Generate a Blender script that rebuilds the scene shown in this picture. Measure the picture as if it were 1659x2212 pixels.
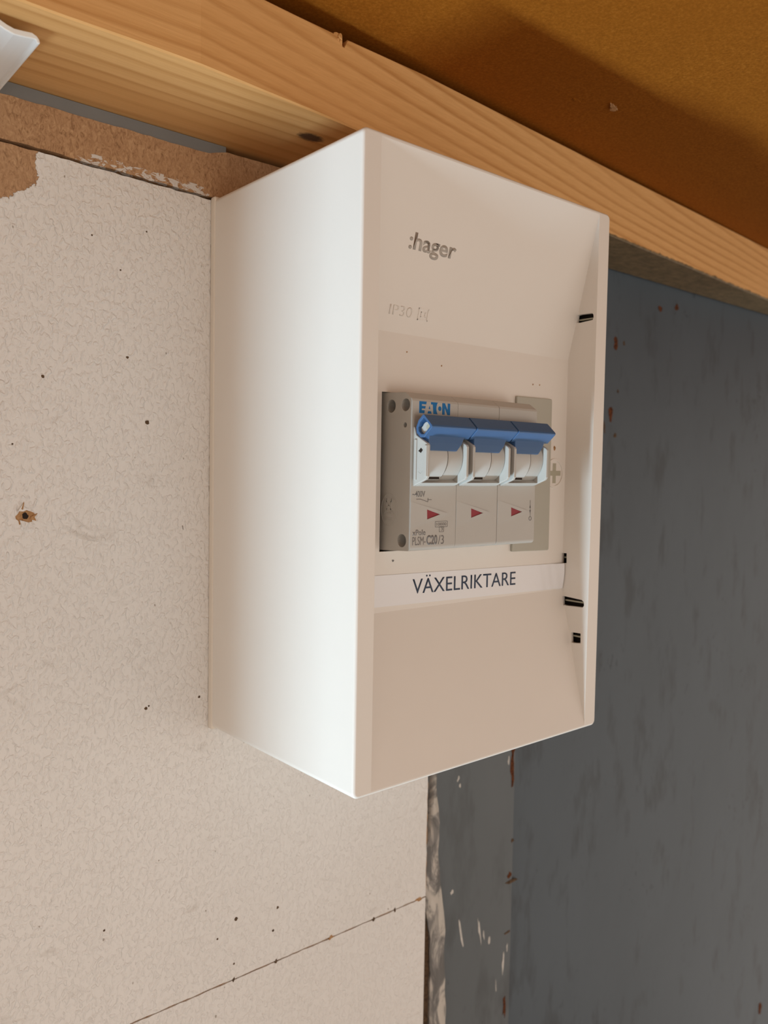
import bpy, bmesh, math, random
from mathutils import Vector, Matrix, noise

# ------------------------------------------------------------------ clear, camera, light
for _o in list(bpy.data.objects):
    bpy.data.objects.remove(_o)
SC = bpy.context.scene
COL = SC.collection
random.seed(7)

cam_d = bpy.data.cameras.new('camera')
cam = bpy.data.objects.new('camera', cam_d)
COL.objects.link(cam)
cam.location = (-0.15128, -0.28035, 0.10028)
cam.rotation_euler = (1.518956, -0.016799, -0.703841)
cam_d.sensor_fit = 'HORIZONTAL'
cam_d.sensor_width = 36.0
cam_d.lens = 36.0 * 1770.39 / 1659.0
cam_d.clip_start = 0.01
cam_d.dof.use_dof = True
cam_d.dof.focus_distance = 0.275
cam_d.dof.aperture_fstop = 24.0
SC.camera = cam

world = bpy.data.worlds.new('world')
SC.world = world
world.use_nodes = True
bg = world.node_tree.nodes['Background']
bg.inputs[0].default_value = (1.0, 0.89, 0.78, 1)
bg.inputs[1].default_value = 1.14

def area_light(name, loc, target, sx, sy, power, color):
    d = bpy.data.lights.new(name, 'AREA')
    d.shape = 'RECTANGLE'; d.size = sx; d.size_y = sy
    d.energy = power; d.color = color
    o = bpy.data.objects.new(name, d)
    COL.objects.link(o)
    o.location = loc
    o.rotation_euler = (Vector(target) - Vector(loc)).to_track_quat('-Z', 'Y').to_euler()
    return o

# daylight from low on the left, coming past the added unseen wall
area_light('left_daylight', (-1.5, -0.10, -1.40), (0, -0.06, 0.12), 0.15, 0.8, 76.0, (0.64, 0.86, 1.0))
# added fill from behind the camera, left, to brighten the wall
area_light('wall_fill', (-0.30, -1.75, -0.10), (-0.05, 0.0, 0.05), 0.8, 1.1, 6.2, (1.0, 0.92, 0.84))

vs = SC.view_settings
vs.view_transform = 'Standard'
vs.look = 'None'
vs.gamma = 1.0
vs.use_curve_mapping = False
vs.exposure = 0.0

# ------------------------------------------------------------------ materials
class N:
    """small wrapper round a node tree"""
    def __init__(self, name, rough=0.6, spec=0.5):
        self.m = bpy.data.materials.new(name)
        self.m.use_nodes = True
        self.t = self.m.node_tree
        self.b = self.t.nodes['Principled BSDF']
        self.b.inputs['Roughness'].default_value = rough
        self.b.inputs['Specular IOR Level'].default_value = spec
        self._co = None
    def new(self, kind, **kw):
        n = self.t.nodes.new(kind)
        for k, v in kw.items():
            setattr(n, k, v)
        return n
    def link(self, a, b):
        self.t.links.new(a, b)
    def co(self):
        if self._co is None:
            self._co = self.new('ShaderNodeNewGeometry').outputs['Position']
        return self._co
    def mapped(self, scale=(1, 1, 1), loc=(0, 0, 0)):
        mp = self.new('ShaderNodeMapping')
        mp.inputs['Scale'].default_value = scale
        mp.inputs['Location'].default_value = loc
        self.link(self.co(), mp.inputs['Vector'])
        return mp.outputs[0]
    def noise(self, scale, detail=3, rough=0.55, vec=None, dist=0.0):
        n = self.new('ShaderNodeTexNoise')
        n.inputs['Scale'].default_value = scale
        n.inputs['Detail'].default_value = detail
        n.inputs['Roughness'].default_value = rough
        n.inputs['Distortion'].default_value = dist
        self.link(vec if vec is not None else self.co(), n.inputs['Vector'])
        return n.outputs['Fac']
    def ramp(self, fac, stops, interp='LINEAR'):
        r = self.new('ShaderNodeValToRGB')
        r.color_ramp.interpolation = interp
        e = r.color_ramp.elements
        while len(e) < len(stops):
            e.new(0.5)
        for el, (p, c) in zip(e, stops):
            el.position = p
            el.color = c if len(c) == 4 else (*c, 1)
        self.link(fac, r.inputs[0])
        return r.outputs[0]
    def mix(self, fac, a, b, blend='MIX'):
        m = self.new('ShaderNodeMix', data_type='RGBA', blend_type=blend)
        for i, s in ((0, fac), (6, a), (7, b)):
            if isinstance(s, (int, float)):
                m.inputs[i].default_value = s
            elif isinstance(s, tuple):
                m.inputs[i].default_value = (*s, 1) if len(s) == 3 else s
            else:
                self.link(s, m.inputs[i])
        return m.outputs[2]
    def math(self, op, a, b=0.0):
        m = self.new('ShaderNodeMath', operation=op)
        for i, s in ((0, a), (1, b)):
            if isinstance(s, (int, float)):
                m.inputs[i].default_value = s
            else:
                self.link(s, m.inputs[i])
        return m.outputs[0]
    def xyz(self):
        s = self.new('ShaderNodeSeparateXYZ')
        self.link(self.co(), s.inputs[0])
        return s.outputs
    def color(self, c):
        if isinstance(c, tuple):
            self.b.inputs['Base Color'].default_value = (*c, 1)
        else:
            self.link(c, self.b.inputs['Base Color'])
    def bump(self, h, strength=0.5, dist=0.001):
        b = self.new('ShaderNodeBump')
        b.inputs['Strength'].default_value = strength
        b.inputs['Distance'].default_value = dist
        self.link(h, b.inputs['Height'])
        self.link(b.outputs[0], self.b.inputs['Normal'])

def step(n, val, edge, soft):
    """0..1 ramp of val from edge to edge+soft"""
    return n.math('MINIMUM', n.math('MAXIMUM', n.math('DIVIDE', n.math('SUBTRACT', val, edge), soft), 0.0), 1.0)

def plastic(name, c, rough=0.42, spec=0.45, var=0.03):
    n = N(name, rough, spec)
    f = n.noise(60, 4)
    n.color(n.mix(f, tuple(x * (1 - var) for x in c), tuple(min(1, x * (1 + var)) for x in c)))
    n.bump(n.noise(2500, 2), 0.12, 0.0001)
    return n.m

M = {}
M['cover'] = plastic('white_plastic', (0.80, 0.765, 0.72), 0.38, 0.4, 0.012)
M['base'] = plastic('white_plastic_base', (0.78, 0.72, 0.64), 0.45, 0.4)
M['breaker'] = plastic('light_grey_plastic', (0.50, 0.49, 0.462), 0.5, 0.35)
M['drum'] = plastic('pale_grey_plastic', (0.52, 0.525, 0.51), 0.42, 0.4)
M['blank'] = plastic('greenish_grey_plastic', (0.46, 0.45, 0.39), 0.5, 0.35)
M['blue'] = plastic('blue_plastic', (0.052, 0.125, 0.275), 0.45, 0.4, 0.06)
M['red'] = plastic('red_plastic', (0.28, 0.018, 0.03), 0.45, 0.4, 0.1)
M['print_blue'] = plastic('blue_print', (0.005, 0.16, 0.44), 0.5, 0.3)
M['print_grey'] = plastic('grey_print', (0.20, 0.19, 0.185), 0.6, 0.2)
M['logo_grey'] = plastic('logo_grey', (0.47, 0.435, 0.395), 0.5, 0.3)
M['print_navy'] = plastic('navy_print', (0.035, 0.055, 0.10), 0.5, 0.3)
M['dark'] = plastic('dark_hole', (0.03, 0.022, 0.018), 0.8, 0.1)
M['screw'] = plastic('screw_plug', (0.44, 0.42, 0.33), 0.5, 0.3)
M['label'] = plastic('label_white', (0.83, 0.84, 0.87), 0.3, 0.5, 0.01)
M['bracket'] = plastic('white_gloss_plastic', (0.82, 0.85, 0.87), 0.22, 0.5, 0.01)

def fibre(n, base=(0.42, 0.245, 0.13), dark=(0.19, 0.095, 0.045), light=(0.60, 0.39, 0.22)):
    a = n.noise(700, 4, 0.7, n.mapped((1, 1, 0.55)), 1.5)
    b = n.noise(160, 3, 0.6)
    c = n.ramp(a, [(0.30, dark), (0.47, base), (0.70, light)])
    return n.mix(n.ramp(b, [(0.3, (0, 0, 0)), (0.7, (0.55, 0.55, 0.55))]), c, base), a

# painted board with a chipped corner showing raw fibreboard
n = N('painted_board', 0.62, 0.3)
x, y, z = n.xyz()
fc, fh = fibre(n)
nn = n.noise(260, 4, 0.65)
jig = n.math('MULTIPLY', n.math('SUBTRACT', nn, 0.5), 0.007)
xe = n.math('ADD', x, jig)
m1 = n.math('SUBTRACT', 1.0, step(n, xe, -0.0630, 0.0002))
line = n.math('ADD', 0.1900, n.math('MULTIPLY', n.math('ADD', x, 0.0636), 0.61))
m2 = step(n, n.math('ADD', n.math('SUBTRACT', z, line), jig), 0.0, 0.0002)
m3 = step(n, z, 0.15, 0.001)
chip = n.math('MULTIPLY', n.math('MULTIPLY', m1, m2), m3)
# short flecks of roller texture, running every way
fl = n.noise(620, 2, 0.5, n.mapped((1, 1, 0.7)), 0.7)
fl2 = n.noise(210, 3, 0.6, n.mapped((1, 1, 0.6), (3, 1, 2)), 0.8)
hgt = n.math('ADD', n.ramp(fl, [(0.42, (0, 0, 0)), (0.74, (1, 1, 1))], 'EASE'), n.math('MULTIPLY', fl2, 0.5))
big = n.noise(14, 3)
pc = n.mix(big, (0.77, 0.75, 0.725), (0.83, 0.815, 0.80))
smear = n.ramp(n.noise(55, 4, 0.6, n.mapped((1, 1, 2.2)), 1.0), [(0.62, (0, 0, 0)), (0.75, (0.35, 0.35, 0.35))])
pc = n.mix(smear, pc, (0.47, 0.42, 0.37))
# dust specks
sp = n.ramp(n.noise(420, 1, 0.4, n.mapped((1, 1, 0.7), (5, 2, 7))), [(0.765, (0, 0, 0)), (0.80, (0.7, 0.7, 0.7))])
pc = n.mix(sp, pc, (0.22, 0.17, 0.12))
n.color(n.mix(chip, pc, fc))
n.bump(n.math('SUBTRACT', n.math('MULTIPLY', hgt, n.math('SUBTRACT', 1.0, n.math('MULTIPLY', chip, 0.8))), n.math('MULTIPLY', chip, 1.4)), 0.72, 0.00048)
M['paint'] = n.m

# raw fibreboard with white paint scraped along its lower edge
n = N('raw_board', 0.85, 0.15)
x, y, z = n.xyz()
fc, fh = fibre(n)
rel = n.math('SUBTRACT', z, n.math('SUBTRACT', 0.2007, n.math('MULTIPLY', x, 0.027)))
near = n.math('SUBTRACT', 1.0, step(n, rel, 0.0003, 0.0052))
xr = n.math('MULTIPLY', step(n, x, -0.056, 0.012), n.math('SUBTRACT', 1.0, step(n, x, -0.004, 0.006)))
sc = n.noise(330, 4, 0.7, n.mapped((0.6, 1, 1.3)), 1.0)
scr = n.ramp(sc, [(0.44, (0, 0, 0)), (0.56, (1, 1, 1))])
wm = step(n, n.math('MULTIPLY', n.math('MULTIPLY', near, xr), scr), 0.42, 0.04)
n.color(n.mix(wm, fc, (0.66, 0.62, 0.58)))
n.bump(n.math('ADD', fh, wm), 0.5, 0.0003)
M['raw'] = n.m

n = N('torn_fibre', 0.9, 0.1)
fc, fh = fibre(n, (0.40, 0.22, 0.10), (0.16, 0.07, 0.03), (0.55, 0.36, 0.20))
n.color(fc)
M['torn'] = n.m

# hardboard ceiling
n = N('hardboard', 0.8, 0.06)
a = n.noise(900, 3, 0.7)
b = n.noise(9, 3)
c = n.ramp(a, [(0.30, (0.17, 0.050, 0.004)), (0.55, (0.29, 0.096, 0.009)), (0.75, (0.42, 0.16, 0.024))])
n.color(n.mix(b, c, (0.235, 0.073, 0.006)))
n.bump(a, 0.35, 0.0003)
M['hardboard'] = n.m

# pine: rings round a pith far outside the section
n = N('pine', 0.55, 0.3)
mp = n.mapped((0.09, 1, 1), (0, -0.055, -0.335))
w = n.new('ShaderNodeTexWave', wave_type='RINGS', rings_direction='X', wave_profile='SAW')
w.inputs['Scale'].default_value = 78
w.inputs['Distortion'].default_value = 5.5
w.inputs['Detail'].default_value = 2.0
w.inputs['Detail Scale'].default_value = 0.35
w.inputs['Detail Roughness'].default_value = 0.5
n.link(mp, w.inputs['Vector'])
ring = n.ramp(w.outputs['Fac'], [(0.0, (0.76, 0.44, 0.18)), (0.50, (0.72, 0.40, 0.155)), (0.84, (0.47, 0.205, 0.050)), (1.0, (0.72, 0.41, 0.165))])
ring = n.mix(n.ramp(n.noise(40, 3, 0.5, n.mapped((0.15, 1, 1), (1, 4, 2))), [(0.36, (0.4, 0.4, 0.4)), (0.60, (1, 1, 1))]), (0.715, 0.40, 0.155), ring)
fib = n.noise(1200, 3, 0.6, n.mapped((0.03, 1, 1)))
c = n.mix(0.25, ring, n.ramp(fib, [(0.3, (0.52, 0.27, 0.09)), (0.7, (0.82, 0.50, 0.22))]))
pat = n.noise(16, 3, 0.5, n.mapped((0.4, 1, 1)))
c = n.mix(n.ramp(pat, [(0.35, (0, 0, 0)), (0.7, (0.4, 0.4, 0.4))]), c, (0.66, 0.35, 0.12))
# knot on the underside
d = n.new('ShaderNodeVectorMath', operation='DISTANCE')
kp = n.mapped((0.62, 1, 0.7), (-0.0247 * 0.62, 0.0283, -0.2209 * 0.7))
n.link(kp, d.inputs[0])
d.inputs[1].default_value = (0, 0, 0)
kd = n.math('ADD', d.outputs['Value'], n.math('MULTIPLY', n.math('SUBTRACT', n.noise(700, 3), 0.5), 0.0022))
kn = n.math('SUBTRACT', 1.0, step(n, kd, 0.0022, 0.0016))
c = n.mix(kn, c, (0.10, 0.055, 0.03))
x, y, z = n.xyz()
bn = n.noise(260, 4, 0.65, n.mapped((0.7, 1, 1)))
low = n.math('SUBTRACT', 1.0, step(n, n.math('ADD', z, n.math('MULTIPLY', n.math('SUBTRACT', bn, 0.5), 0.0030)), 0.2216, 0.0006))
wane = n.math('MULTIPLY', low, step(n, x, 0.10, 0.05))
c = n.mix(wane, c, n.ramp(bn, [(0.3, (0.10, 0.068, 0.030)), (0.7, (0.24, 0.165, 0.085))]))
n.color(c)
n.bump(n.math('ADD', fib, n.math('MULTIPLY', w.outputs['Fac'], 0.3)), 0.25, 0.0003)
M['pine'] = n.m

def steel(name, base, dark):
    n = N(name, 0.5, 0.35)
    a = n.noise(11, 4, 0.6, n.mapped((1, 1, 0.6)))
    b = n.noise(70, 3, 0.6, n.mapped((1, 1, 0.35)))
    c = n.mix(n.ramp(a, [(0.35, (0, 0, 0)), (0.7, (1, 1, 1))]), base, tuple(v * 0.86 for v in base))
    c = n.mix(n.ramp(b, [(0.55, (0, 0, 0)), (0.70, (0.75, 0.75, 0.75))]), c, dark)
    s = n.noise(330, 2, 0.5, n.mapped((1, 1, 0.5)))
    zone = n.ramp(n.noise(16, 2, 0.5, n.mapped((1, 1, 1), (2, 0, 5))), [(0.55, (0, 0, 0)), (0.66, (1, 1, 1))])
    s = n.math('MULTIPLY', n.ramp(s, [(0.63, (0, 0, 0)), (0.70, (0.55, 0.55, 0.55))]), zone)
    c = n.mix(s, c, tuple(v * 0.45 for v in dark))
    n.color(c)
    n.bump(n.math('ADD', n.noise(40, 2), n.math('MULTIPLY', n.noise(900, 2), 0.1)), 0.25, 0.001)
    return n.m
M['steel'] = steel('grey_painted_steel', (0.068, 0.088, 0.110), (0.036, 0.043, 0.052))
M['plate'] = steel('warm_grey_painted_steel', (0.112, 0.128, 0.140), (0.072, 0.08, 0.086))

M['filler'] = plastic('grey_filler', (0.20, 0.20, 0.195), 0.7, 0.2, 0.1)
n = N('rust', 0.9, 0.1)
n.color(n.ramp(n.noise(900, 3), [(0.35, (0.035, 0.018, 0.012)), (0.65, (0.17, 0.055, 0.02))]))
M['rust'] = n.m
n = N('grime_and_shade', 0.9, 0.1)
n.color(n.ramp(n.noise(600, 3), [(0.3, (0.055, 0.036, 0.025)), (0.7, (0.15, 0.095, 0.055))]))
M['grime_and_shade'] = n.m
n = N('paint_chip', 0.6, 0.3)
n.color(n.ramp(n.noise(500, 2), [(0.3, (0.46, 0.45, 0.43)), (0.7, (0.62, 0.60, 0.57))]))
M['chip'] = n.m

n = N('old_sealant', 0.6, 0.3)
a = n.noise(75, 4, 0.6, n.mapped((1.6, 1, 0.55), (0.4, 0, 0.3)), 0.8)
c = n.ramp(a, [(0.42, (0.17, 0.165, 0.16)), (0.50, (0.30, 0.285, 0.27)), (0.56, (0.58, 0.54, 0.49)), (0.8, (0.64, 0.60, 0.55))])
n.color(c)
n.bump(n.noise(240, 3), 0.4, 0.0008)
M['sealant'] = n.m

n = N('concrete', 0.9, 0.2)
n.color(n.ramp(n.noise(8, 6), [(0.3, (0.34, 0.32, 0.29)), (0.7, (0.46, 0.43, 0.40))]))
M['concrete'] = n.m
n = N('blocker_board', 0.8, 0.2)
n.color(n.ramp(n.noise(12, 4), [(0.3, (0.46, 0.40, 0.34)), (0.7, (0.54, 0.48, 0.42))]))
M['side'] = n.m
n = N('gravel', 0.95, 0.1)
n.color(n.ramp(n.noise(60, 5), [(0.3, (0.26, 0.24, 0.21)), (0.7, (0.42, 0.39, 0.35))]))
M['gravel'] = n.m

# ------------------------------------------------------------------ mesh helpers
class B:
    def __init__(self):
        self.bm = bmesh.new()
    def face(self, vs):
        return self.bm.faces.new([self.bm.verts.new(v) for v in vs])
    def loft(self, rings, close=True, caps=True):
        R = [[self.bm.verts.new(v) for v in r] for r in rings]
        k = len(R[0])
        for a, b in zip(R, R[1:]):
            for i in range(k if close else k - 1):
                j = (i + 1) % k
                self.bm.faces.new((a[i], a[j], b[j], b[i]))
        if caps:
            self.bm.faces.new(list(reversed(R[0])))
            self.bm.faces.new(R[-1])
        return R
    def box(self, x0, x1, y0, y1, z0, z1):
        self.loft([[(x0, y0, z), (x1, y0, z), (x1, y1, z), (x0, y1, z)] for z in (z0, z1)])
        return self
    def prism_x(self, poly, x0, x1):          # poly of (y, z)
        self.loft([[(x, y, z) for y, z in poly] for x in (x0, x1)])
        return self
    def prism_y(self, poly, y0, y1):          # poly of (x, z)
        self.loft([[(x, y, z) for x, z in poly] for y in (y0, y1)])
        return self
    def cyl_x(self, cy, cz, r, x0, x1, k=32):
        self.prism_x([(cy + r * math.cos(2 * math.pi * i / k), cz + r * math.sin(2 * math.pi * i / k)) for i in range(k)], x0, x1)
        return self
    def ring_y(self, cx, cz, ro, ri, y0, y1, k=40):
        prof = [(ro, y0), (ro, y1), (ri, y1), (ri, y0)]
        rings = []
        for i in range(k):
            a = 2 * math.pi * i / k
            rings.append([(cx + r * math.cos(a), y, cz + r * math.sin(a)) for r, y in prof])
        rings.append(rings[0])
        self.loft(rings, True, False)
        bmesh.ops.remove_doubles(self.bm, verts=self.bm.verts, dist=1e-7)
        return self
    def ring_x(self, cy, cz, ry, rz, w, x0, x1, k=40):
        rings = []
        for i in range(k + 1):
            a = 2 * math.pi * i / k
            rings.append([(x, cy + (ry - d) * math.cos(a), cz + (rz - d) * math.sin(a)) for x, d in ((x0, 0), (x1, 0), (x1, w), (x0, w))])
        self.loft(rings, True, False)
        bmesh.ops.remove_doubles(self.bm, verts=self.bm.verts, dist=1e-7)
        return self
    def data(self, name):
        bmesh.ops.recalc_face_normals(self.bm, faces=self.bm.faces)
        me = bpy.data.meshes.new(name)
        self.bm.to_mesh(me)
        self.bm.free()
        return me

def attach(o, parent):
    if parent is not None:
        o.parent = parent
        o.matrix_parent_inverse = Matrix.Translation(parent.location).inverted()

def obj(name, b, mat, parent=None, bevel=0.0, seg=2, smooth=False, angle=35, hard=False):
    me = b.data(name) if isinstance(b, B) else b
    o = bpy.data.objects.new(name, me)
    COL.objects.link(o)
    me.materials.clear()
    me.materials.append(mat)
    attach(o, parent)
    if bevel:
        md = o.modifiers.new('bevel', 'BEVEL')
        md.width = bevel; md.segments = seg
        md.limit_method = 'ANGLE'; md.angle_limit = math.radians(angle)
        md.harden_normals = hard
    if smooth:
        for p in me.polygons:
            p.use_smooth = True
    return o

def smooth_by_angle(me, deg=35):
    for p in me.polygons:
        p.use_smooth = True
    me.set_sharp_from_angle(angle=math.radians(deg))

def boolean(me, cutters):
    """me minus every cutter (list of B), returns a new mesh"""
    base = bpy.data.objects.new('tmp_base', me)
    COL.objects.link(base)
    tmp = []
    for c in cutters:
        co = bpy.data.objects.new('tmp_cut', c.data('tmp_cut'))
        COL.objects.link(co)
        md = base.modifiers.new('b', 'BOOLEAN')
        md.operation = 'DIFFERENCE'; md.solver = 'EXACT'; md.object = co
        tmp.append(co)
    dg = bpy.context.evaluated_depsgraph_get()
    dg.update()
    out = bpy.data.meshes.new_from_object(base.evaluated_get(dg))
    for o in tmp + [base]:
        d = o.data
        bpy.data.objects.remove(o)
        bpy.data.meshes.remove(d)
    return out

def thing(name, label, cat, loc, group=None):
    o = bpy.data.objects.new(name, None)
    COL.objects.link(o)
    o.location = loc
    o.empty_display_size = 0.02
    tag(o, label, cat, group)
    return o

def tag(o, label=None, cat=None, group=None, kind=None):
    if label: o['label'] = label
    if cat: o['category'] = cat
    if group: o['group'] = group
    if kind: o['kind'] = kind
    return o

def text_mesh(s, extrude=0.00005, weight=0.0):
    cu = bpy.data.curves.new('tmp_text', 'FONT')
    cu.body = s
    cu.size = 1.0
    cu.offset = weight
    cu.resolution_u = 6
    o = bpy.data.objects.new('tmp_text', cu)
    COL.objects.link(o)
    dg = bpy.context.evaluated_depsgraph_get()
    dg.update()
    me = bpy.data.meshes.new_from_object(o.evaluated_get(dg))
    bpy.data.objects.remove(o)
    bpy.data.curves.remove(cu)
    return me

def place_text(name, s, corner, xdir, zdir, w, h, mat, parent, lift=0.00006, thick=0.00008, weight=0.0):
    """lettering fitted to a rectangle: corner = lower left, xdir / zdir unit vectors along and up"""
    me = text_mesh(s, 0, weight)
    xs = [v.co.x for v in me.vertices]; ys = [v.co.y for v in me.vertices]
    x0, x1, y0, y1 = min(xs), max(xs), min(ys), max(ys)
    X = Vector(xdir).normalized(); Z = Vector(zdir).normalized(); NRM = X.cross(Z)
    bm = bmesh.new(); bm.from_mesh(me)
    bpy.data.meshes.remove(me)
    ext = bmesh.ops.extrude_face_region(bm, geom=bm.faces[:])
    for v in [g for g in ext['geom'] if isinstance(g, bmesh.types.BMVert)]:
        v.co.z = 1.0
    c = Vector(corner)
    for v in bm.verts:
        u = (v.co.x - x0) / (x1 - x0) * w
        t = (v.co.y - y0) / (y1 - y0) * h
        d = lift + (thick if v.co.z > 0.5 else 0) - thick
        v.co = c + X * u + Z * t + NRM * d
    bmesh.ops.recalc_face_normals(bm, faces=bm.faces)
    m2 = bpy.data.meshes.new(name); bm.to_mesh(m2); bm.free()
    return obj(name, m2, mat, parent)

mm = 0.001
def lerp(x, xs, ys):
    if x <= xs[0]: return ys[0] + (ys[1] - ys[0]) / (xs[1] - xs[0]) * (x - xs[0])
    for a, b, p, q in zip(xs, xs[1:], ys, ys[1:]):
        if x <= b:
            return p + (q - p) * (x - a) / (b - a)
    return ys[-1] + (ys[-1] - ys[-2]) / (xs[-1] - xs[-2]) * (x - xs[-1])

# ------------------------------------------------------------------ the setting
XL, XR, YB, ZF, ZC = -0.45, 1.6, -2.2, -1.40, 0.2552
o = obj('floor', B().box(XL - 0.05, XR, YB, 0.10, ZF - 0.05, ZF), M['concrete']); tag(o, kind='structure')
o = obj('added_ground_outside', B().box(-5, XL - 0.05, -3, 3, ZF - 0.15, ZF - 0.1), M['gravel'])  # unseen ground beyond the left opening, added to carry the light
o.name = 'added_floor_outside'; tag(o, kind='structure')
o = obj('ceiling', B().box(XL - 0.05, XR, YB, 0.03, ZC, ZC + 0.012), M['hardboard']); tag(o, kind='structure')
# two dents in the ceiling board are torn flakes
def flake(name, pts, y0, y1, mat, parent, axis='y'):
    b = B()
    if axis == 'y':
        b.prism_y(pts, y0, y1)
    else:
        b.loft([[(x, y, z) for x, y in pts] for z in (y0, y1)])
    return obj(name, b, mat, parent)
def blob(cx, cz, rx, rz, k=12, jit=0.35, rot=0.0):
    out = []
    for i in range(k):
        a = 2 * math.pi * i / k
        r = 1 + random.uniform(-jit, jit)
        u, w = rx * r * math.cos(a), rz * r * math.sin(a)
        out.append((cx + u * math.cos(rot) - w * math.sin(rot), cz + u * math.sin(rot) + w * math.cos(rot)))
    return out
ceiling = o
flake('torn_flake', blob(0.1498, -0.0712, 0.0035, 0.0009, 14, 0.4, 0.25), ZC - 0.0007, ZC + 0.0002, M['torn'], ceiling, 'z')
flake('torn_flake', blob(0.1515, -0.0700, 0.0016, 0.0011, 10, 0.5, 0.9), ZC - 0.0010, ZC + 0.0002, M['torn'], ceiling, 'z')
flake('torn_flake', blob(0.1350, -0.0640, 0.0030, 0.0010, 12, 0.4, 0.1), ZC - 0.0004, ZC + 0.0002, M['hardboard'], ceiling, 'z')

# steel wall carrying everything else
wall = obj('wall_back', B().box(XL - 0.05, XR, 0.0105, 0.03, ZF, ZC), M['steel']); tag(wall, kind='structure')
obj('plate', B().box(0.1190, 0.1925, 0.0090, 0.0105, ZF, ZC - 0.002), M['plate'], wall, 0.0004)

def edge_pts(x0, x1, f, n, jit):
    return [(x0 + (x1 - x0) * i / n, f(x0 + (x1 - x0) * i / n) + (random.uniform(-jit, jit) if 0 < i < n else 0)) for i in range(n + 1)]
def board(top, bot, x0, x1, mat, right=None, jt=0.00018, jb=0.00012, n=150):
    p = edge_pts(x0, x1, bot, n, jb)
    zr0, zr1 = bot(x1), top(x1)
    k = 70
    side = [(x1 + (right(zr0 + (zr1 - zr0) * i / k) if right else 0), zr0 + (zr1 - zr0) * i / k) for i in range(1, k)]
    q = list(reversed(edge_pts(x0, x1, top, n, jt)))
    return obj('board', B().prism_y(p + side + q, 0.0, 0.0088), mat, wall)
gap_lo = lambda x: 0.1996 - 0.025 * x
gap_hi = lambda x: 0.2006 - 0.027 * x
seam_hi = lambda x: -0.10515 - 0.0085 * x
seam_lo = lambda x: -0.10575 - 0.0085 * x
xr = 0.1177
o = board(lambda x: 0.2164 + max(0, min(0.0024, (x + 0.002) * 0.3)), gap_hi, XL, xr, M['raw'], jb=0.00025, n=220)
o['label'] = 'bare brown fibreboard strip'
o = obj('filler_strip', B().box(XL, 0.0062, 0.0004, 0.0087, 0.2150, 0.2207), M['filler'], wall)
rag = lambda z: random.uniform(-0.00025, 0.00025)
o = board(gap_lo, seam_hi, XL, xr, M['paint'], rag, n=220)
o['label'] = 'white painted board'
rag2 = lambda z: -0.0018 + 0.0008 * math.sin(z * 300) + random.uniform(-0.0006, 0.0004)
o = board(seam_lo, lambda x: ZF + 0.01, XL, xr, M['paint'], None, n=220)
o['label'] = 'white painted lower board'
# the ragged right edge of both boards
b = B()
rings = []
z = -0.05
while z > -0.1035:
    w = 0.0009 + 0.0006 * noise.noise((0, 3, z * 260))
    rings.append([(xr - 0.0002, 0.0002, z), (xr + max(0.0001, w), 0.0007, z), (xr + max(0.0001, w), 0.006, z), (xr - 0.0002, 0.008, z)])
    z -= 0.0012
b.loft(rings)
obj('torn_edge', b, M['torn'], wall)
b = B()
rings = []
z = -0.107
while z > -0.32:
    w = 0.0008 * noise.noise((1, 3, z * 420)) + 0.0004 * random.uniform(-1, 1)
    rings.append([(xr - 0.0006, 0.0004, z), (xr + 0.0006 + w, 0.0005, z), (xr + 0.0006 + w, 0.008, z), (xr - 0.0006, 0.008, z)])
    z -= 0.0011
b.loft(rings)
obj('torn_edge', b, M['grime_and_shade'], wall)
obj('seam_filling', B().prism_y([(XL, -0.1045 - 0.0085 * XL - 0.002), (xr, -0.1045 - 0.0085 * xr - 0.002), (xr, -0.1045 - 0.0085 * xr), (XL, -0.1045 - 0.0085 * XL)], 0.0007, 0.0086), M['torn'], wall)
# crumbs of paint lost along the seam
for xx, dx in ((0.1135, 0.0022), (0.0605, 0.0014), (0.032, 0.0008), (0.085, 0.0007), (0.098, 0.0006), (0.012, 0.0005)):
    zz = seam_lo(xx)
    flake('paint_loss', blob(xx, zz + 0.0003, dx, 0.0008, 10, 0.5), -0.00008, 0.002, M['torn' if dx > 0.001 else 'grime_and_shade'], wall)
# old sealant and peeled paint between board and steel
b = B()
zs = [0.20, 0.05, -0.04, -0.0545, -0.0612, -0.0756, -0.0904, -0.1062, -0.1206, -0.133, -0.148, -0.1601, -0.1831, -0.21, -0.26, -0.32]
rx = [0.1290, 0.1290, 0.1290, 0.1290, 0.1300, 0.1326, 0.1324, 0.1342, 0.1369, 0.1385, 0.1387, 0.1390, 0.1400, 0.1410, 0.1420, 0.1420]
lx = [0.1270, 0.1270, 0.1270, 0.1270, 0.1272, 0.1268, 0.1240, 0.1222, 0.1255, 0.1286, 0.1290, 0.1292, 0.1292, 0.1292, 0.1292, 0.1292]
rings = []
z = 0.20
while z > -0.32:
    k = -z
    a = lerp(k, [-q for q in zs], lx) + 0.0005 * noise.noise((z * 180, 0, 1))
    c = lerp(k, [-q for q in zs], rx) + 0.0003 * noise.noise((z * 140, 4, 1))
    h = 0.0042 + 0.0014 * noise.noise((z * 60, 8, 2))
    ring = [(a, 0.0098, z)]
    for i in range(7):
        t = i / 6
        bulge = math.sin(math.pi * (0.12 + 0.76 * t)) ** 0.6
        ridge = 0.0016 * math.exp(-((t - 0.85) / 0.12) ** 2)
        yy = 0.0092 - h * bulge * (0.75 + 0.25 * noise.noise((z * 90, t * 3, 5))) - ridge
        ring.append((a + (c - a) * t, yy, z))
    ring.append((c, 0.0098, z))
    rings.append(ring)
    z -= 0.0018
b.loft(rings)
me = b.data('sealant_bead'); smooth_by_angle(me, 60)
obj('sealant_bead', me, M['sealant'], wall)

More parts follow.
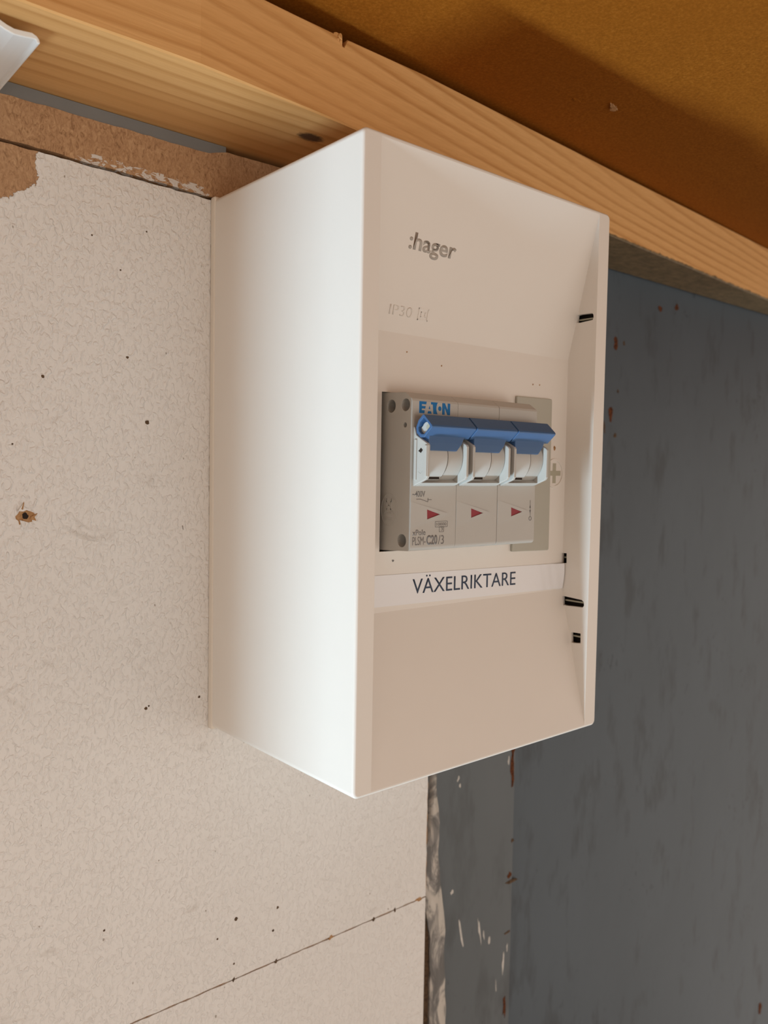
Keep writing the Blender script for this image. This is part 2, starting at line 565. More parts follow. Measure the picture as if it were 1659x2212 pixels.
b = B()
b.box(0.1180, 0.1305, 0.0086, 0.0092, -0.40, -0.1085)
obj('gap_shade', b, M['grime_and_shade'], wall)  # dark strip painted in for the shade of the recess beside the board
# rust, grime and chips on the steel
YS, YP = 0.0105, 0.0090
def spot(name, x, z, rx_, rz_, y, mat, rot=0.0, k=10):
    return flake(name, blob(x, z, rx_, rz_, k, 0.4, rot), y - 0.00012, y + 0.0003, mat, wall)
for x, z, a, c in ((0.2775, 0.1787, 0.0022, 0.0034), (0.2742, 0.1356, 0.0022, 0.0040), (0.3245, 0.2058, 0.0022, 0.0018), (0.3447, 0.2095, 0.0024, 0.0018), (0.509, -0.3345, 0.003, 0.006), (0.512, -0.36, 0.002, 0.004)):
    spot('rust_spot', x, z, a, c, YS, M['rust'])
for x, z, a, c, r in ((0.286, 0.1795, 0.0012, 0.0012, 0), (0.279, 0.123, 0.0016, 0.0015, 0), (0.281, 0.150, 0.001, 0.001, 0), (0.268, 0.128, 0.0009, 0.003, 0.2)):
    spot('grime_spot', x, z, a, c, YS, M['grime_and_shade'], r)
for x, z, a, c, r in ((0.1905, -0.0635, 0.0016, 0.008, 0), (0.1905, -0.052, 0.0013, 0.004, 0), (0.1918, -0.103, 0.0014, 0.0012, 0), (0.1905, -0.122, 0.0018, 0.0016, 0.6), (0.1916, -0.1262, 0.0042, 0.0011, -0.1), (0.1893, -0.1545, 0.0026, 0.0007, 0.1), (0.1885, -0.196, 0.0012, 0.006, 0)):
    spot('rust_spot', x, z, a, c, YP, M['grime_and_shade'] if c < 0.0015 else M['rust'], r)
for x, z, a, c, r in ((0.1520, -0.1395, 0.0008, 0.0078, 0.24), (0.1668, -0.1455, 0.0007, 0.0074, 0.20), (0.1702, -0.1490, 0.0005, 0.0030, 0.2), (0.1745, -0.1535, 0.0008, 0.0028, 0.05), (0.1450, -0.117, 0.0010, 0.0013, 0), (0.1865, -0.171, 0.0008, 0.0056, 0), (0.1480, -0.058, 0.0007, 0.0018, -0.4), (0.1492, -0.062, 0.0006, 0.001, 0), (0.1870, -0.0575, 0.0006, 0.003, 0), (0.1868, -0.048, 0.0005, 0.003, 0.1), (0.181, -0.182, 0.0003, 0.004, 0.1), (0.1895, -0.163, 0.0005, 0.002, 0)):
    spot('paint_chip', x, z, a, c, YP, M['chip'], r)

# nail holes and specks in the painted board
def hole(x, z, r, k=12, mat='grime_and_shade', jit=0.2):
    return flake('nail_hole', blob(x, z, r, r, k, jit), -0.00006, 0.001, M[mat], wall)
for x, z, r in ((-0.0614, 0.1290, 0.00052), (-0.0325, 0.1381, 0.00046), (-0.0251, 0.1158, 0.00075), (-0.0254, 0.0117, 0.0006), (-0.0243, 0.0124, 0.00035), (-0.004, 0.0124, 0.0005), (0.0128, -0.0808, 0.0008), (-0.041, -0.0661, 0.0004), (0.0326, -0.0828, 0.0006), (0.0304, -0.0919, 0.0005), (0.0045, -0.086, 0.0004), (-0.045, 0.178, 0.0003), (-0.0255, 0.183, 0.0003), (-0.035, 0.168, 0.0003), (-0.071, 0.1065, 0.0003), (0.012, -0.099, 0.0004)):
    hole(x, z, r)
flake('nail_hole', blob(-0.0111, 0.0774, 0.00012, 0.0008, 8, 0.2, 0.15), -0.00006, 0.001, M['grime_and_shade'], wall)
# the large torn screw hole: rim of torn board, flaps of paint, dark centre
hx, hz = -0.0674, 0.0830
flake('torn_rim', blob(hx, hz, 0.0027, 0.0025, 18, 0.25), -0.00010, 0.001, M['torn'], wall)
flake('paint_flap', [(hx - 0.0022, hz + 0.0018), (hx - 0.0005, hz + 0.0042), (hx - 0.0002, hz + 0.0030), (hx + 0.0012, hz + 0.0024), (hx - 0.0006, hz + 0.0016)], -0.0008, -0.0001, M['paint'], wall)
flake('paint_flap', [(hx - 0.0016, hz - 0.0012), (hx + 0.0010, hz - 0.0020), (hx + 0.0002, hz - 0.0040), (hx - 0.0010, hz - 0.0034)], -0.0007, -0.0001, M['paint'], wall)
flake('splinter', [(hx + 0.0018, hz - 0.0002), (hx + 0.0040, hz + 0.0009), (hx + 0.0030, hz - 0.0003), (hx + 0.0036, hz - 0.0016), (hx + 0.0017, hz - 0.0010)], -0.0006, 0.0, M['torn'], wall)
flake('splinter', [(hx - 0.0012, hz + 0.0024), (hx - 0.0004, hz + 0.0048), (hx - 0.0003, hz + 0.0044), (hx - 0.0007, hz + 0.0022)], -0.0009, -0.0007, M['torn'], wall)
flake('screw_hole', blob(hx + 0.0002, hz + 0.0001, 0.0010, 0.0011, 12, 0.2), -0.00014, 0.001, M['dark'], wall)

# unseen wall in two parts, added to block and shape the left daylight
lw = obj('left_blocker', B().box(XL - 0.05, XL, -0.061, 0.0, ZF, ZC), M['side']); tag(lw, kind='structure')
o = obj('left_blocker_far', B().box(XL - 0.05, XL, YB, -0.75, ZF, ZC), M['side'], lw)
o.name = 'blocker_section'

# ------------------------------------------------------------------ timber beam under the ceiling
beam = thing('timber_beam', 'rough pine batten running under the brown hardboard ceiling', 'beam', (0.1, -0.02, 0.2209))
xs_ = [-0.30, -0.0734, -0.031, 0.0224, 0.2102, 0.4168]
yf_ = [-0.0500, -0.0495, -0.0503, -0.0461, -0.0308, -0.0155]
xt_ = [-0.30, -0.0025, 0.0296, 0.0683, 0.1723, 0.3375]
zt_ = [0.2490, 0.2496, 0.2505, 0.2522, 0.2532, 0.2545]
st = [-0.44, -0.30, -0.20, -0.14, -0.10, -0.0734, -0.05, -0.031, -0.01, 0.005, 0.015, 0.0215, 0.0225, 0.0240, 0.0250, 0.0256, 0.0266, 0.0276, 0.0282, 0.0300, 0.04, 0.055, 0.0683, 0.09, 0.12, 0.15, 0.1723, 0.21, 0.27, 0.3375, 0.4168, 0.5]
cut = {0.0240: -0.0002, 0.0250: -0.0006, 0.0256: -0.0030, 0.0266: -0.0031, 0.0276: -0.0009, 0.0282: -0.0001}
rings = []
for xx in st:
    yf = lerp(xx, xs_, yf_); zt = min(lerp(xx, xt_, zt_), ZC - 0.0002)
    zf = zt + cut.get(xx, 0.0) + (0.00012 * noise.noise((xx * 200, 0, 0)))
    wob = 0.0002 * noise.noise((xx * 30, 5, 0))
    r = 0.0005
    yb = 0.0086 if xx < 0.1177 else 0.0086
    rings.append([(xx, yf + r, 0.2209 + wob), (xx, yf, 0.2209 + r + wob), (xx, yf, zf - r), (xx, yf + r, zf), (xx, yf + 0.006, zf if xx not in cut else zt), (xx, yb, zt), (xx, yb, 0.2209)])
b = B(); b.loft(rings)
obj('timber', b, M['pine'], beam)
# splintered grain beside the notch
for cx, cz, a, c, yo in ((0.0228, 0.2502, 0.0016, 0.0007, 0.0002), (0.0242, 0.2496, 0.0009, 0.0011, 0.0008), (0.0248, 0.2485, 0.0006, 0.0012, 0.0004), (0.0236, 0.2488, 0.0007, 0.0006, 0.0003)):
    bb = B(); yb = lerp(cx, xs_, yf_) - yo
    bb.prism_y(blob(cx, cz, a, c, 8, 0.3), yb, yb + 0.003)
    obj('splinter', bb, M['pine'], beam, 0.0002, 1)

# ------------------------------------------------------------------ white plastic cover at the top left
cover_bit = thing('plastic_cover', 'glossy white moulded plastic cover under the timber at top left', 'cover', (-0.095, -0.020, 0.2160))
prof = [(-0.1200, 0.2207), (-0.1080, 0.2207), (-0.1000, 0.2206), (-0.0930, 0.2204), (-0.0880, 0.2199), (-0.0849, 0.2191), (-0.0831, 0.2184), (-0.0813, 0.2180), (-0.0790, 0.2182), (-0.0766, 0.2185), (-0.0753, 0.2180), (-0.0747, 0.2173), (-0.0744, 0.2162)]
under = []
for i, (px, pz) in enumerate(prof):
    a = prof[max(0, i - 1)]; c = prof[min(len(prof) - 1, i + 1)]
    t = Vector((c[0] - a[0], c[1] - a[1])).normalized()
    th = 0.0017 if i < len(prof) - 3 else (0.0013, 0.0010, 0.0008)[i - len(prof) + 3]
    under.append((px + t.y * th, pz - t.x * th))
poly = prof + list(reversed(under))
b = B(); b.prism_y(poly, -0.040, -0.0002)
o = obj('shell', b, M['bracket'], cover_bit, 0.0003, 2, False, 40)
b = B().box(-0.119, -0.1075, -0.035, -0.0004, 0.2172, 0.2188)
obj('fixing_flange', b, M['bracket'], cover_bit, 0.0003)

# ------------------------------------------------------------------ the distribution box
BW, BD, BH = 0.12292, 0.09023, 0.200
box = thing('distribution_box', 'white plastic surface-mounted fuse box with recessed front on the wall', 'fuse box', (BW / 2, -BD / 2, 0.0))
bm = bmesh.new()
vv = {}
for i in (0, 1):
    for j in (0, 1):
        for k in (0, 1):
            vv[i, j, k] = bm.verts.new((BW * i, -0.0030 - (BD - 0.0030) * j, BH * k))
for f in (((0,0,0),(0,1,0),(0,1,1),(0,0,1)), ((1,0,0),(1,0,1),(1,1,1),(1,1,0)), ((0,1,0),(1,1,0),(1,1,1),(0,1,1)), ((0,0,0),(0,0,1),(1,0,1),(1,0,0)), ((0,0,1),(0,1,1),(1,1,1),(1,0,1)), ((0,0,0),(1,0,0),(1,1,0),(0,1,0))):
    bm.faces.new([vv[q] for q in f])
bmesh.ops.recalc_face_normals(bm, faces=bm.faces)
ed = [e for e in bm.edges if abs(e.verts[0].co.y - e.verts[1].co.y) > 0.05]
bmesh.ops.bevel(bm, geom=ed, offset=0.0022, segments=10, profile=0.5, affect='EDGES')
bm.edges.ensure_lookup_table()
ed = [e for e in bm.edges if e.verts[0].co.y < -BD + 1e-5 and e.verts[1].co.y < -BD + 1e-5]
bmesh.ops.bevel(bm, geom=ed, offset=0.0010, segments=9, profile=0.5, affect='EDGES')
shell = bpy.data.meshes.new('cover'); bm.to_mesh(shell); bm.free()
YFL = -0.0774                       # floor of the recess
XI0, XI1 = 0.0071, 0.1158           # inner side walls
ZT1, ZT0, ZB1, ZB0 = 0.1972, 0.1447, 0.0535, 0.0028
cuts = [
    B().prism_x([(-0.0902 - 0.0005, ZT1 + 0.0035), (YFL, ZT0), (YFL, ZB1), (-0.0902 - 0.0005, ZB0 - 0.0035), (-0.12, ZB0 - 0.0035), (-0.12, ZT1 + 0.0035)], XI0, XI1),
]
shell = boolean(shell, cuts)
# hollow inside, then the breaker window and the four side slots
cuts = [
    B().prism_x([(-0.001, 0.003), (-0.0745, 0.003), (-0.0845, 0.018), (-0.0750, 0.0545), (-0.0750, 0.1437), (-0.0845, 0.182), (-0.0745, 0.197), (-0.001, 0.197)], 0.0025, 0.1145) if False else
    B().box(0.0025, 0.1205, -0.0752, -0.001, 0.003, 0.197),
]
shell = boolean(shell, cuts)
shell = boolean(shell, [B().box(0.1172, 0.1205, -0.0885, -0.0700, 0.004, 0.196)])
shell = boolean(shell, [B().box(0.0196, 0.1040, -0.0800, -0.0700, 0.0735, 0.1253)])
slots = ([(-0.0826, 0.1620), (-0.0880, 0.1618), (-0.0887, 0.1612), (-0.0888, 0.1600), (-0.0884, 0.1592), (-0.0825, 0.1588), (-0.0810, 0.1590), (-0.0812, 0.1618)],
         [(-0.0770, 0.0680), (-0.0793, 0.0681), (-0.0794, 0.0641), (-0.0770, 0.0639)],
         [(-0.0788, 0.0508), (-0.0872, 0.0503), (-0.0882, 0.0495), (-0.0883, 0.0482), (-0.0877, 0.0474), (-0.0800, 0.0471), (-0.0780, 0.0472), (-0.0778, 0.0507)],
         [(-0.0835, 0.0369), (-0.0871, 0.0370), (-0.0872, 0.0331), (-0.0840, 0.0327), (-0.0828, 0.0328), (-0.0826, 0.0368)])
for s in slots:
    shell = boolean(shell, [B().prism_x(s, 0.1152, 0.1190)])
smooth_by_angle(shell, 11.5)
cover = obj('cover', shell, M['cover'], box, 0.00030, 2, False, 13)
wn = cover.modifiers.new('normals', 'WEIGHTED_NORMAL')
wn.keep_sharp = True
wn.weight = 100
# base tray against the wall
b = B().box(-0.0004, BW + 0.0004, -0.0031, 0.0, -0.0004, BH + 0.0004)
obj('base', b, M['base'], box, 0.0006)
# light ribs seen inside the slots
for ys, ye, zz in ((-0.0875, -0.080, 0.1602), (-0.0794, -0.0768, 0.0662), (-0.0882, -0.078, 0.0490), (-0.0872, -0.082, 0.0352)):
    obj('rib', B().box(0.1176, 0.1190, ys, ye, zz - 0.00030, zz + 0.00030), M['screw'], box, 0.0001)
    obj('slot_liner', B().box(0.1200, 0.1204, ys - 0.001, ye + 0.002, zz - 0.005, zz + 0.005), M['dark'], box)  # dark plate put in for the shade of the hollow interior
# screw plug: moulded ring with a cross slot
plug = obj('screw_plug', B().ring_y(0.1088, 0.0999, 0.0057, 0.0049, YFL - 0.00040, YFL + 0.0002), M['cover'], box)
b = B()
w = 0.00095; L = 0.0043; H_ = 0.0039
cx, cz = 0.1089, 0.0999
b.prism_y([(cx - w, cz - H_), (cx + w, cz - H_), (cx + w, cz - w), (cx + L * 0.9, cz - w), (cx + L * 0.9, cz + w), (cx + w, cz + w), (cx + w, cz + H_), (cx - w, cz + H_), (cx - w, cz + w), (cx - L * 0.75, cz + w), (cx - L * 0.75, cz - w), (cx - w, cz - w)], YFL - 0.00012, YFL + 0.0002)
obj('cross_slot', b, M['screw'], box)
flake('speck', blob(0.1087, 0.1098, 0.0006, 0.0009, 9, 0.2), YFL - 0.0001, YFL + 0.0002, M['torn'], box)
for px_, pz_ in ((0.0945, 0.1335), (0.0985, 0.1336), (0.046, 0.136), (0.0300, 0.139)):
    flake('speck', blob(px_, pz_, 0.0003, 0.0003, 8, 0.2), YFL - 0.00008, YFL + 0.0002, M['torn'], box)
flake('speck', blob(0.0255, 0.0703, 0.0005, 0.0004, 8, 0.2), YFL - 0.00008, YFL + 0.0002, M['print_grey'], box)
# lettering on the sloping upper panel
sz = Vector((0, -(0.0902 + 0.0005 + YFL), ZT1 + 0.0035 - ZT0)).normalized()
def on_slope(x, z):
    t = (z - ZT0) / (ZT1 + 0.0035 - ZT0)
    return Vector((x, YFL + t * (-0.0907 - YFL), z))
o = place_text('logo', ':hager', on_slope(0.0243, 0.1688), (1, 0, 0), sz, 0.0209, 0.0070, M['logo_grey'], box, weight=0.022)
o['label'] = 'grey printed maker name'
o = place_text('embossed_mark', 'IP30', on_slope(0.0208, 0.1500), (1, 0, 0), sz, 0.0098, 0.0032, M['cover'], box, lift=0.00018, thick=0.0002, weight=-0.01)
def slope_bar(x0, x1, z0, z1):
    a, c, d, e = on_slope(x0, z0), on_slope(x1, z0), on_slope(x1, z1), on_slope(x0, z1)
    nrm = Vector((1, 0, 0)).cross(sz)
    return [[p - nrm * 0.0001 for p in (a, c, d, e)], [p + nrm * 0.0002 for p in (a, c, d, e)]]
b = B()
for q in ((0.0332, 0.0376, 0.1532, 0.1536), (0.0332, 0.0376, 0.1497, 0.1501), (0.0332, 0.0335, 0.1497, 0.1536), (0.0373, 0.0376, 0.1497, 0.1536), (0.0344, 0.0364, 0.1522, 0.1525), (0.0344, 0.0364, 0.1508, 0.1511), (0.0344, 0.0347, 0.1508, 0.1525), (0.0361, 0.0364, 0.1508, 0.1525)):
    b.loft(slope_bar(*q))
obj('embossed_symbol', b, M['cover'], box)

# ------------------------------------------------------------------ three-pole circuit breaker
X0, PW, Y0 = 0.0212, 0.02025, -0.0902
brk = thing('circuit_breaker', 'grey three-pole circuit breaker with blue toggles in the fuse box', 'circuit breaker', (0.0515, -0.075, 0.0743))
def arc(cy, cz, r, a0, a1, k=5):
    return [(cy + r * math.cos(math.radians(a0 + (a1 - a0) * i / k)), cz + r * math.sin(math.radians(a0 + (a1 - a0) * i / k))) for i in range(k + 1)]
def pole_mesh(k):
    x0 = X0 + PW * k + 0.00008; x1 = X0 + PW * (k + 1) - 0.00008
    back = -0.0560
    # closed block behind the toggle bay
    prof = [(back, 0.0730), (-0.0880, 0.0746)] + arc(Y0 + 0.0014, 0.0760, 0.0014, -90, -180)[1:] + [(Y0, 0.1219), (-0.0899, 0.1226), (-0.0868, 0.1247), (-0.0752, 0.1251), (back, 0.1251)]
    b = B(); b.prism_x(prof, x0, x1)
    me = b.data('pole')
    me = boolean(me, [B().prism_x([(-0.0862, 0.0972), (Y0, 0.0955), (-0.10, 0.0955), (-0.10, 0.1136), (Y0, 0.1136), (-0.0862, 0.1120)], x0 + 0.0020, x1 - 0.0020)])
    if k == 0:
        cuts = [B().cyl_x(-0.0802, 0.1206, 0.0021, x0 - 0.001, x0 + 0.007, 24), B().cyl_x(-0.0871, 0.1207, 0.0020, x0 - 0.001, x0 + 0.005, 24),
                B().cyl_x(-0.0870, 0.1144, 0.0008, x0 - 0.001, x0 + 0.004, 16), B().cyl_x(-0.0863, 0.0778, 0.0021, x0 - 0.001, x0 + 0.005, 24)]
        for c in cuts:
            me = boolean(me, [c])
    return me, x0, x1
LOG = [[(0, 30), (23, 30), (21.5, 23), (8, 23), (8, 18.5), (20, 18.5), (18.5, 12), (8, 12), (8, 7.5), (17, 7.5), (16, 0), (0, 0)],
       [(30, 12), (32.6, 20), (35.2, 12)], [(26.5, 0), (28.4, 6.5), (37.4, 6.5), (39.2, 0)],
       [(37, 30), (59, 30), (56.6, 26), (54.8, 20.5), (54.2, 15), (54.8, 9.5), (56.6, 4), (59, 0), (45.5, 0), (43.5, 20), (42.8, 24), (37.5, 24)],
       [(66 + 5.2 * math.cos(i * math.pi / 8), 15 + 6.2 * math.sin(i * math.pi / 8)) for i in range(16)],
       [(74, 30), (82.5, 30), (92, 12), (92, 30), (100, 30), (100, 0), (91.5, 0), (82, 18), (82, 0), (74, 0)]]
for k in range(3):
    me, x0, x1 = pole_mesh(k)
    pole = obj('pole', me, M['breaker'], brk, 0.00022, 2, False, 40)
    # side cheeks of the toggle bay
    cheek = [(-0.0858, 0.1138), (-0.0904, 0.1138), (-0.0912, 0.1112), (-0.0962, 0.1086), (-0.0966, 0.1080), (-0.0966, 0.0984), (-0.0960, 0.0975), (-0.0902, 0.0952), (-0.0858, 0.0952)]
    for xa, xb in ((x0 + 0.0009, x0 + 0.0020), (x1 - 0.0020, x1 - 0.0009)):
        obj('cheek', B().prism_x(cheek, xa, xb), M['breaker'], pole, 0.0002, 2)
    if k == 0:
        # raised frame and two small openings on the outer cheek
        xe = x0 + 0.0009
        for q in ([(-0.0906, 0.1088), (-0.0935, 0.1076), (-0.0935, 0.0992), (-0.0906, 0.0978)],):
            pass
        for cz_, flip in ((0.1062, 1), (0.0998, -1)):
            obj('cheek_opening', B().prism_x([(-0.0936, cz_ - 0.0006), (-0.0924, cz_), (-0.0936, cz_ + 0.0008 * flip + 0.0002), (-0.0944, cz_ + 0.0003)], xe - 0.00006, xe + 0.0004), M['dark'] if flip == 1 else M['drum'], pole)
        obj('cheek_rib', B().box(xe - 0.0004, xe + 0.0002, -0.0918, -0.0908, 0.0972, 0.1098), M['breaker'], pole, 0.0001)
        obj('cheek_rib', B().box(xe - 0.0004, xe + 0.0002, -0.0965, -0.0955, 0.0984, 0.1080), M['breaker'], pole, 0.0001)
        # crossed-out bin moulded into the side
        sx = x0 - 0.00012
        b = B().ring_x(-0.0799, 0.0873, 0.0040, 0.0054, 0.00025, sx, x0 + 0.0003)
        obj('moulded_ring', b, M['breaker'], pole)
        b = B()
        def stroke(p, q, w=0.00018):
            d = Vector((q[0] - p[0], q[1] - p[1])).normalized(); nn_ = Vector((-d.y, d.x)) * w
            b.prism_x([(p[0] - nn_.x, p[1] - nn_.y), (q[0] - nn_.x, q[1] - nn_.y), (q[0] + nn_.x, q[1] + nn_.y), (p[0] + nn_.x, p[1] + nn_.y)], sx, x0 + 0.0003)
        for p, q in (((-0.0785, 0.0908), (-0.0813, 0.0908)), ((-0.0787, 0.0908), (-0.0790, 0.0862)), ((-0.0811, 0.0908), (-0.0808, 0.0862)), ((-0.0776, 0.0914), (-0.0822, 0.0860)), ((-0.0822, 0.0914), (-0.0776, 0.0860)), ((-0.0790, 0.0862), (-0.0808, 0.0862)), ((-0.0785, 0.0846), (-0.0815, 0.0846)), ((-0.0785, 0.0838), (-0.0815, 0.0838))):
            stroke(p, q)
        obj('moulded_bin', b, M['breaker'], pole)
    # bay floor slope and small stop blocks
    obj('bay_slope', B().prism_x([(Y0 - 0.0001, 0.0952), (-0.0928, 0.0963), (-0.0880, 0.0986), (-0.0860, 0.0986), (-0.0860, 0.0952)], x0 + 0.0020, x1 - 0.0020), M['breaker'], pole, 0.00015)
    for zz in (0.1066, 0.0999):
        obj('stop', B().box(x1 - 0.0030, x1 - 0.0019, -0.0925, -0.0900, zz - 0.0007, zz + 0.0007), M['blank'], pole, 0.0001)
    # drum
    cy_, cz_ = -0.0868, 0.1046
    d = B().cyl_x(cy_, cz_, 0.0086, x0 + 0.0024, x0 + 0.0108, 56)
    dm = d.data('drum'); smooth_by_angle(dm, 40)
    obj('drum', dm, M['drum'], brk)
    d = B().cyl_x(cy_, cz_, 0.0083, x0 + 0.0114, x1 - 0.0022, 56)
    dm = d.data('drum_ring'); smooth_by_angle(dm, 40)
    obj('drum_ring', dm, M['breaker'], brk)
    obj('drum_slit', B().cyl_x(cy_, cz_, 0.0079, x0 + 0.0107, x0 + 0.0115, 40), M['dark'], brk)
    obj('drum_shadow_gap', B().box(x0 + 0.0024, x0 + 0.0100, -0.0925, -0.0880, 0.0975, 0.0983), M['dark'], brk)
    # blue handle: hollow hexagonal bar with a tapering stem
    hexo = [(-0.0945, 0.1175), (-0.0950, 0.1174), (-0.0985, 0.1142), (-0.0987, 0.1137), (-0.0985, 0.1133), (-0.0952, 0.1104), (-0.0935, 0.1104), (-0.0917, 0.1118), (-0.0914, 0.1136), (-0.0925, 0.1158)]
    c_ = (sum(p[0] for p in hexo) / len(hexo), sum(p[1] for p in hexo) / len(hexo))
    hexi = [(c_[0] + (p[0] - c_[0]) * 0.70, c_[1] + (p[1] - c_[1]) * 0.70) for p in hexo]
    hx0, hx1 = x0 + 0.0006, x1 + 0.0001
    b = B()
    b.loft([[(hx0 + 0.004, y, z) for y, z in hexi], [(hx0, y, z) for y, z in hexi], [(hx0, y, z) for y, z in hexo], [(hx1, y, z) for y, z in hexo]])
    handle = obj('toggle_handle', b, M['blue'], brk, 0.00015, 2, False, 30)
    if k == 0:
        obj('handle_insert', B().cyl_x(-0.0952, 0.1132, 0.0020, hx0 + 0.0012, hx0 + 0.0042, 20), M['drum'], handle)
        obj('handle_insert', B().prism_x([(-0.0955, 0.1120), (-0.0920, 0.1108), (-0.0912, 0.1124), (-0.0945, 0.1150)], hx0 + 0.0013, hx0 + 0.0042), M['drum'], handle)
        obj('handle_insert_hole', B().cyl_x(-0.0958, 0.1136, 0.0009, hx0 + 0.0011, hx0 + 0.003, 16), M['screw'], handle)
    # stem: front view outline narrows towards the drum
    b = B()
    xa, xb = x0 + 0.0021, x1 - 0.0021
    b.loft([[(xa, -0.0915, 0.1112), (xb, -0.0915, 0.1112), (xb, -0.0958, 0.1112), (xa, -0.0958, 0.1112)],
            [(xa, -0.0915, 0.1088), (xb - 0.0012, -0.0915, 0.1088), (xb - 0.0012, -0.0958, 0.1088), (xa, -0.0958, 0.1088)],
            [(xa + 0.0006, -0.0910, 0.1064), (xb - 0.0034, -0.0910, 0.1064), (xb - 0.0034, -0.0957, 0.1064), (xa + 0.0006, -0.0957, 0.1064)]])
    obj('toggle_stem', b, M['blue'], handle, 0.0003, 2)
    # raised arrow plate with the red indicator showing in its window
    o3 = [(x0 + 0.0001, 0.0904), (x0 + 0.0158, 0.0864), (x0 + 0.0002, 0.0819)]
    i3 = [(x0 + 0.0069, 0.0878), (x0 + 0.0126, 0.0861), (x0 + 0.0070, 0.0846)]
    b = B()
    t = 0.00055
    hgt_at = lambda px: 0.00006 + t * (px - x0) / 0.0158
    Vo = [[b.bm.verts.new((px, Y0 + 0.0001 if q == 0 else Y0 - hgt_at(px), pz)) for px, pz in o3] for q in (0, 1)]
    Vi = [[b.bm.verts.new((px, Y0 + 0.0001 if q == 0 else Y0 - hgt_at(px), pz)) for px, pz in i3] for q in (0, 1)]
    for i in range(3):
        j = (i + 1) % 3
        b.bm.faces.new((Vo[0][i], Vo[0][j], Vo[1][j], Vo[1][i]))
        b.bm.faces.new((Vi[0][i], Vi[0][j], Vi[1][j], Vi[1][i]))
        b.bm.faces.new((Vo[1][i], Vo[1][j], Vi[1][j], Vi[1][i]))
        b.bm.faces.new((Vo[0][i], Vo[0][j], Vi[0][j], Vi[0][i]))
    obj('arrow_plate', b, M['breaker'], pole)
    o = obj('indicator', B().prism_y(i3, Y0 - 0.00008, Y0 + 0.0003), M['red'], brk)

# printing on the breaker
UX, UZ = (1, 0, 0), (0, 0, 1)
for poly in LOG:
    flake('logo', [(0.0242 + q[0] / 100 * 0.0136, 0.1182 + q[1] / 30 * 0.0037) for q in poly], Y0 - 0.00008, Y0 + 0.0001, M['print_blue'], brk)
# one mesh for the whole logo
parts = [o for o in brk.children if o.name.startswith('logo')]
jb = bmesh.new()
for o in parts:
    jb.from_mesh(o.data)
    bpy.data.objects.remove(o)
lm = bpy.data.meshes.new('logo'); jb.to_mesh(lm); jb.free()
o = obj('logo', lm, M['print_blue'], brk); o['label'] = 'blue printed maker name'
def txt(s, x, z, w, h, weight=0.0):
    return place_text('lettering', s, (x, Y0, z), UX, UZ, w, h, M['print_grey'], brk, lift=0.00006, thick=0.00008, weight=weight)
txt('~400V', 0.0220, 0.0918, 0.0054, 0.0019, 0.005)
txt('xPole', 0.0223, 0.0796, 0.0056, 0.0018, 0.006)
txt('PLSM-', 0.0223, 0.0765, 0.0057, 0.0027)
txt('C20', 0.0284, 0.0764, 0.0048, 0.0031, 0.03)
txt('/3', 0.0336, 0.0764, 0.0026, 0.0029)
place_text('lettering', '10000', (0.0328, Y0, 0.0824), UX, UZ, 0.0043, 0.0010, M['print_grey'], brk)
place_text('lettering', '3', (0.0348, Y0, 0.0808), UX, UZ, 0.0008, 0.0010, M['print_grey'], brk)
b = B()
def line2(p, q, w=0.00009):
    d = Vector((q[0] - p[0], q[1] - p[1])).normalized(); k_ = Vector((-d.y, d.x)) * w
    b.prism_y([(p[0] - k_.x, p[1] - k_.y), (q[0] - k_.x, q[1] - k_.y), (q[0] + k_.x, q[1] + k_.y), (p[0] + k_.x, p[1] + k_.y)], Y0 - 0.00007, Y0 + 0.0001)
def frame2(x0_, x1_, z0_, z1_):
    for p, q in (((x0_, z0_), (x1_, z0_)), ((x1_, z0_), (x1_, z1_)), ((x1_, z1_), (x0_, z1_)), ((x0_, z1_), (x0_, z0_))):
        line2(p, q, 0.00007)
frame2(0.0322, 0.0376, 0.0820, 0.0838)
frame2(0.0340, 0.0360, 0.0804, 0.0820)
obj('rating_frame', b, M['print_grey'], brk)
b = B()
for p, q in (((0.0237, 0.0911), (0.0255, 0.0911)), ((0.0255, 0.0911), (0.0287, 0.0902)), ((0.0287, 0.0902), (0.0287, 0.0914)), ((0.0287, 0.0909), (0.0303, 0.0909))):
    line2(p, q, 0.0001)
obj('switch_symbol', b, M['print_grey'], brk)
b = B()
line2((0.0792, 0.0902), (0.0794, 0.0845), 0.00008)
b.prism_y([(0.0788, 0.0874), (0.0797, 0.0874), (0.07925, 0.0885)], Y0 - 0.00007, Y0 + 0.0001)
b.prism_y([(0.0788, 0.0866), (0.0797, 0.0866), (0.07925, 0.0854)], Y0 - 0.00007, Y0 + 0.0001)
b.ring_y(0.0794, 0.0836, 0.0008, 0.00055, Y0 - 0.00007, Y0 + 0.0001, 20)
obj('open_close_symbol', b, M['print_grey'], brk)

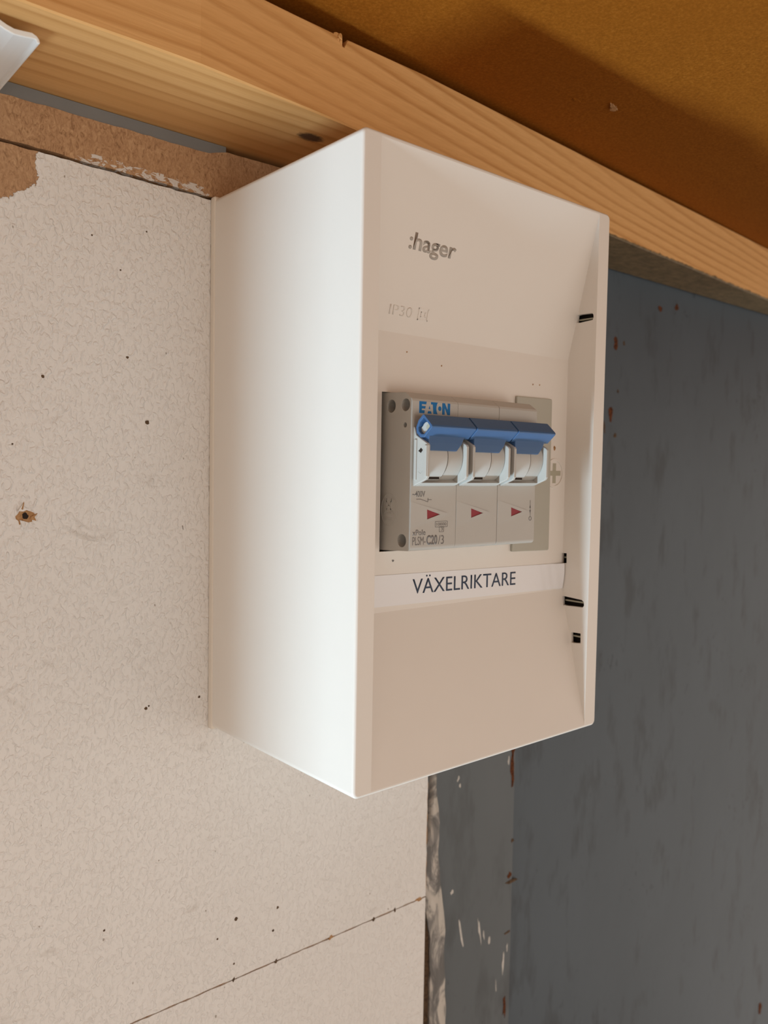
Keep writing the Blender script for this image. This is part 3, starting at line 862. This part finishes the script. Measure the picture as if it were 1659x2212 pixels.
# ------------------------------------------------------------------ blanking strip right of the breaker
blank = thing('blanking_strip', 'greenish grey blanking strip filling the window right of the breaker', 'blanking strip', (0.0948, -0.0780, 0.0698))
b = B(); b.prism_y([(0.0838, 0.0703), (0.1050, 0.0698), (0.1055, 0.0703), (0.1052, 0.1281), (0.1047, 0.1286), (0.0845, 0.1284)], YFL - 0.0011, YFL - 0.00005)
obj('strip', b, M['blank'], blank, 0.0003)
b = B().box(0.0852, 0.1036, YFL - 0.0006, -0.0735, 0.0745, 0.1240)
obj('clip', b, M['blank'], blank, 0.0003)

# ------------------------------------------------------------------ name label stuck across the recess
b = B()
nx, nz = 90, 8
xs0, xs1 = 0.0074, 0.1154
rows = []
for j in range(nz + 1):
    row = []
    for i in range(nx + 1):
        t = i / nx
        x = xs0 + (xs1 - xs0) * t
        top = 0.0660 - 0.0020 * t; bot = 0.0556 - 0.0017 * t
        z = bot + (top - bot) * j / nz
        wr = max(0.0, (t - 0.84) / 0.16)
        y = YFL - 0.00022 - wr * 0.00050 * (0.5 + 0.5 * math.sin(t * 150 + j * 0.5)) - (0.0009 * max(0, t - 0.94) / 0.06) * (0.4 + 0.6 * j / nz)
        row.append((x, y, z))
    rows.append(row)
F = [[b.bm.verts.new(p) for p in r] for r in rows]
K = [[b.bm.verts.new((p[0], p[1] + 0.00012, p[2])) for p in r] for r in rows]
for j in range(nz):
    for i in range(nx):
        b.bm.faces.new((F[j][i], F[j][i + 1], F[j + 1][i + 1], F[j + 1][i]))
        b.bm.faces.new((K[j][i], K[j + 1][i], K[j + 1][i + 1], K[j][i + 1]))
for j in range(nz):
    b.bm.faces.new((F[j][0], F[j + 1][0], K[j + 1][0], K[j][0])); b.bm.faces.new((F[j][nx], K[j][nx], K[j + 1][nx], F[j + 1][nx]))
for i in range(nx):
    b.bm.faces.new((F[0][i], K[0][i], K[0][i + 1], F[0][i + 1])); b.bm.faces.new((F[nz][i], F[nz][i + 1], K[nz][i + 1], K[nz][i]))
me = b.data('tape'); smooth_by_angle(me, 40)
lab = thing('name_label', 'white adhesive label printed in dark capitals below the breaker', 'label', (0.0615, YFL, 0.0545))
obj('tape', me, M['label'], lab)
tx = Vector((0.0527, 0, -0.0010)).normalized()
place_text('lettering', 'VÄXELRIKTARE', (0.0343, YFL - 0.00024, 0.0585), tx, (0, 0, 1), 0.0527, 0.0062, M['print_navy'], lab, lift=0.00008, thick=0.0001, weight=-0.003)
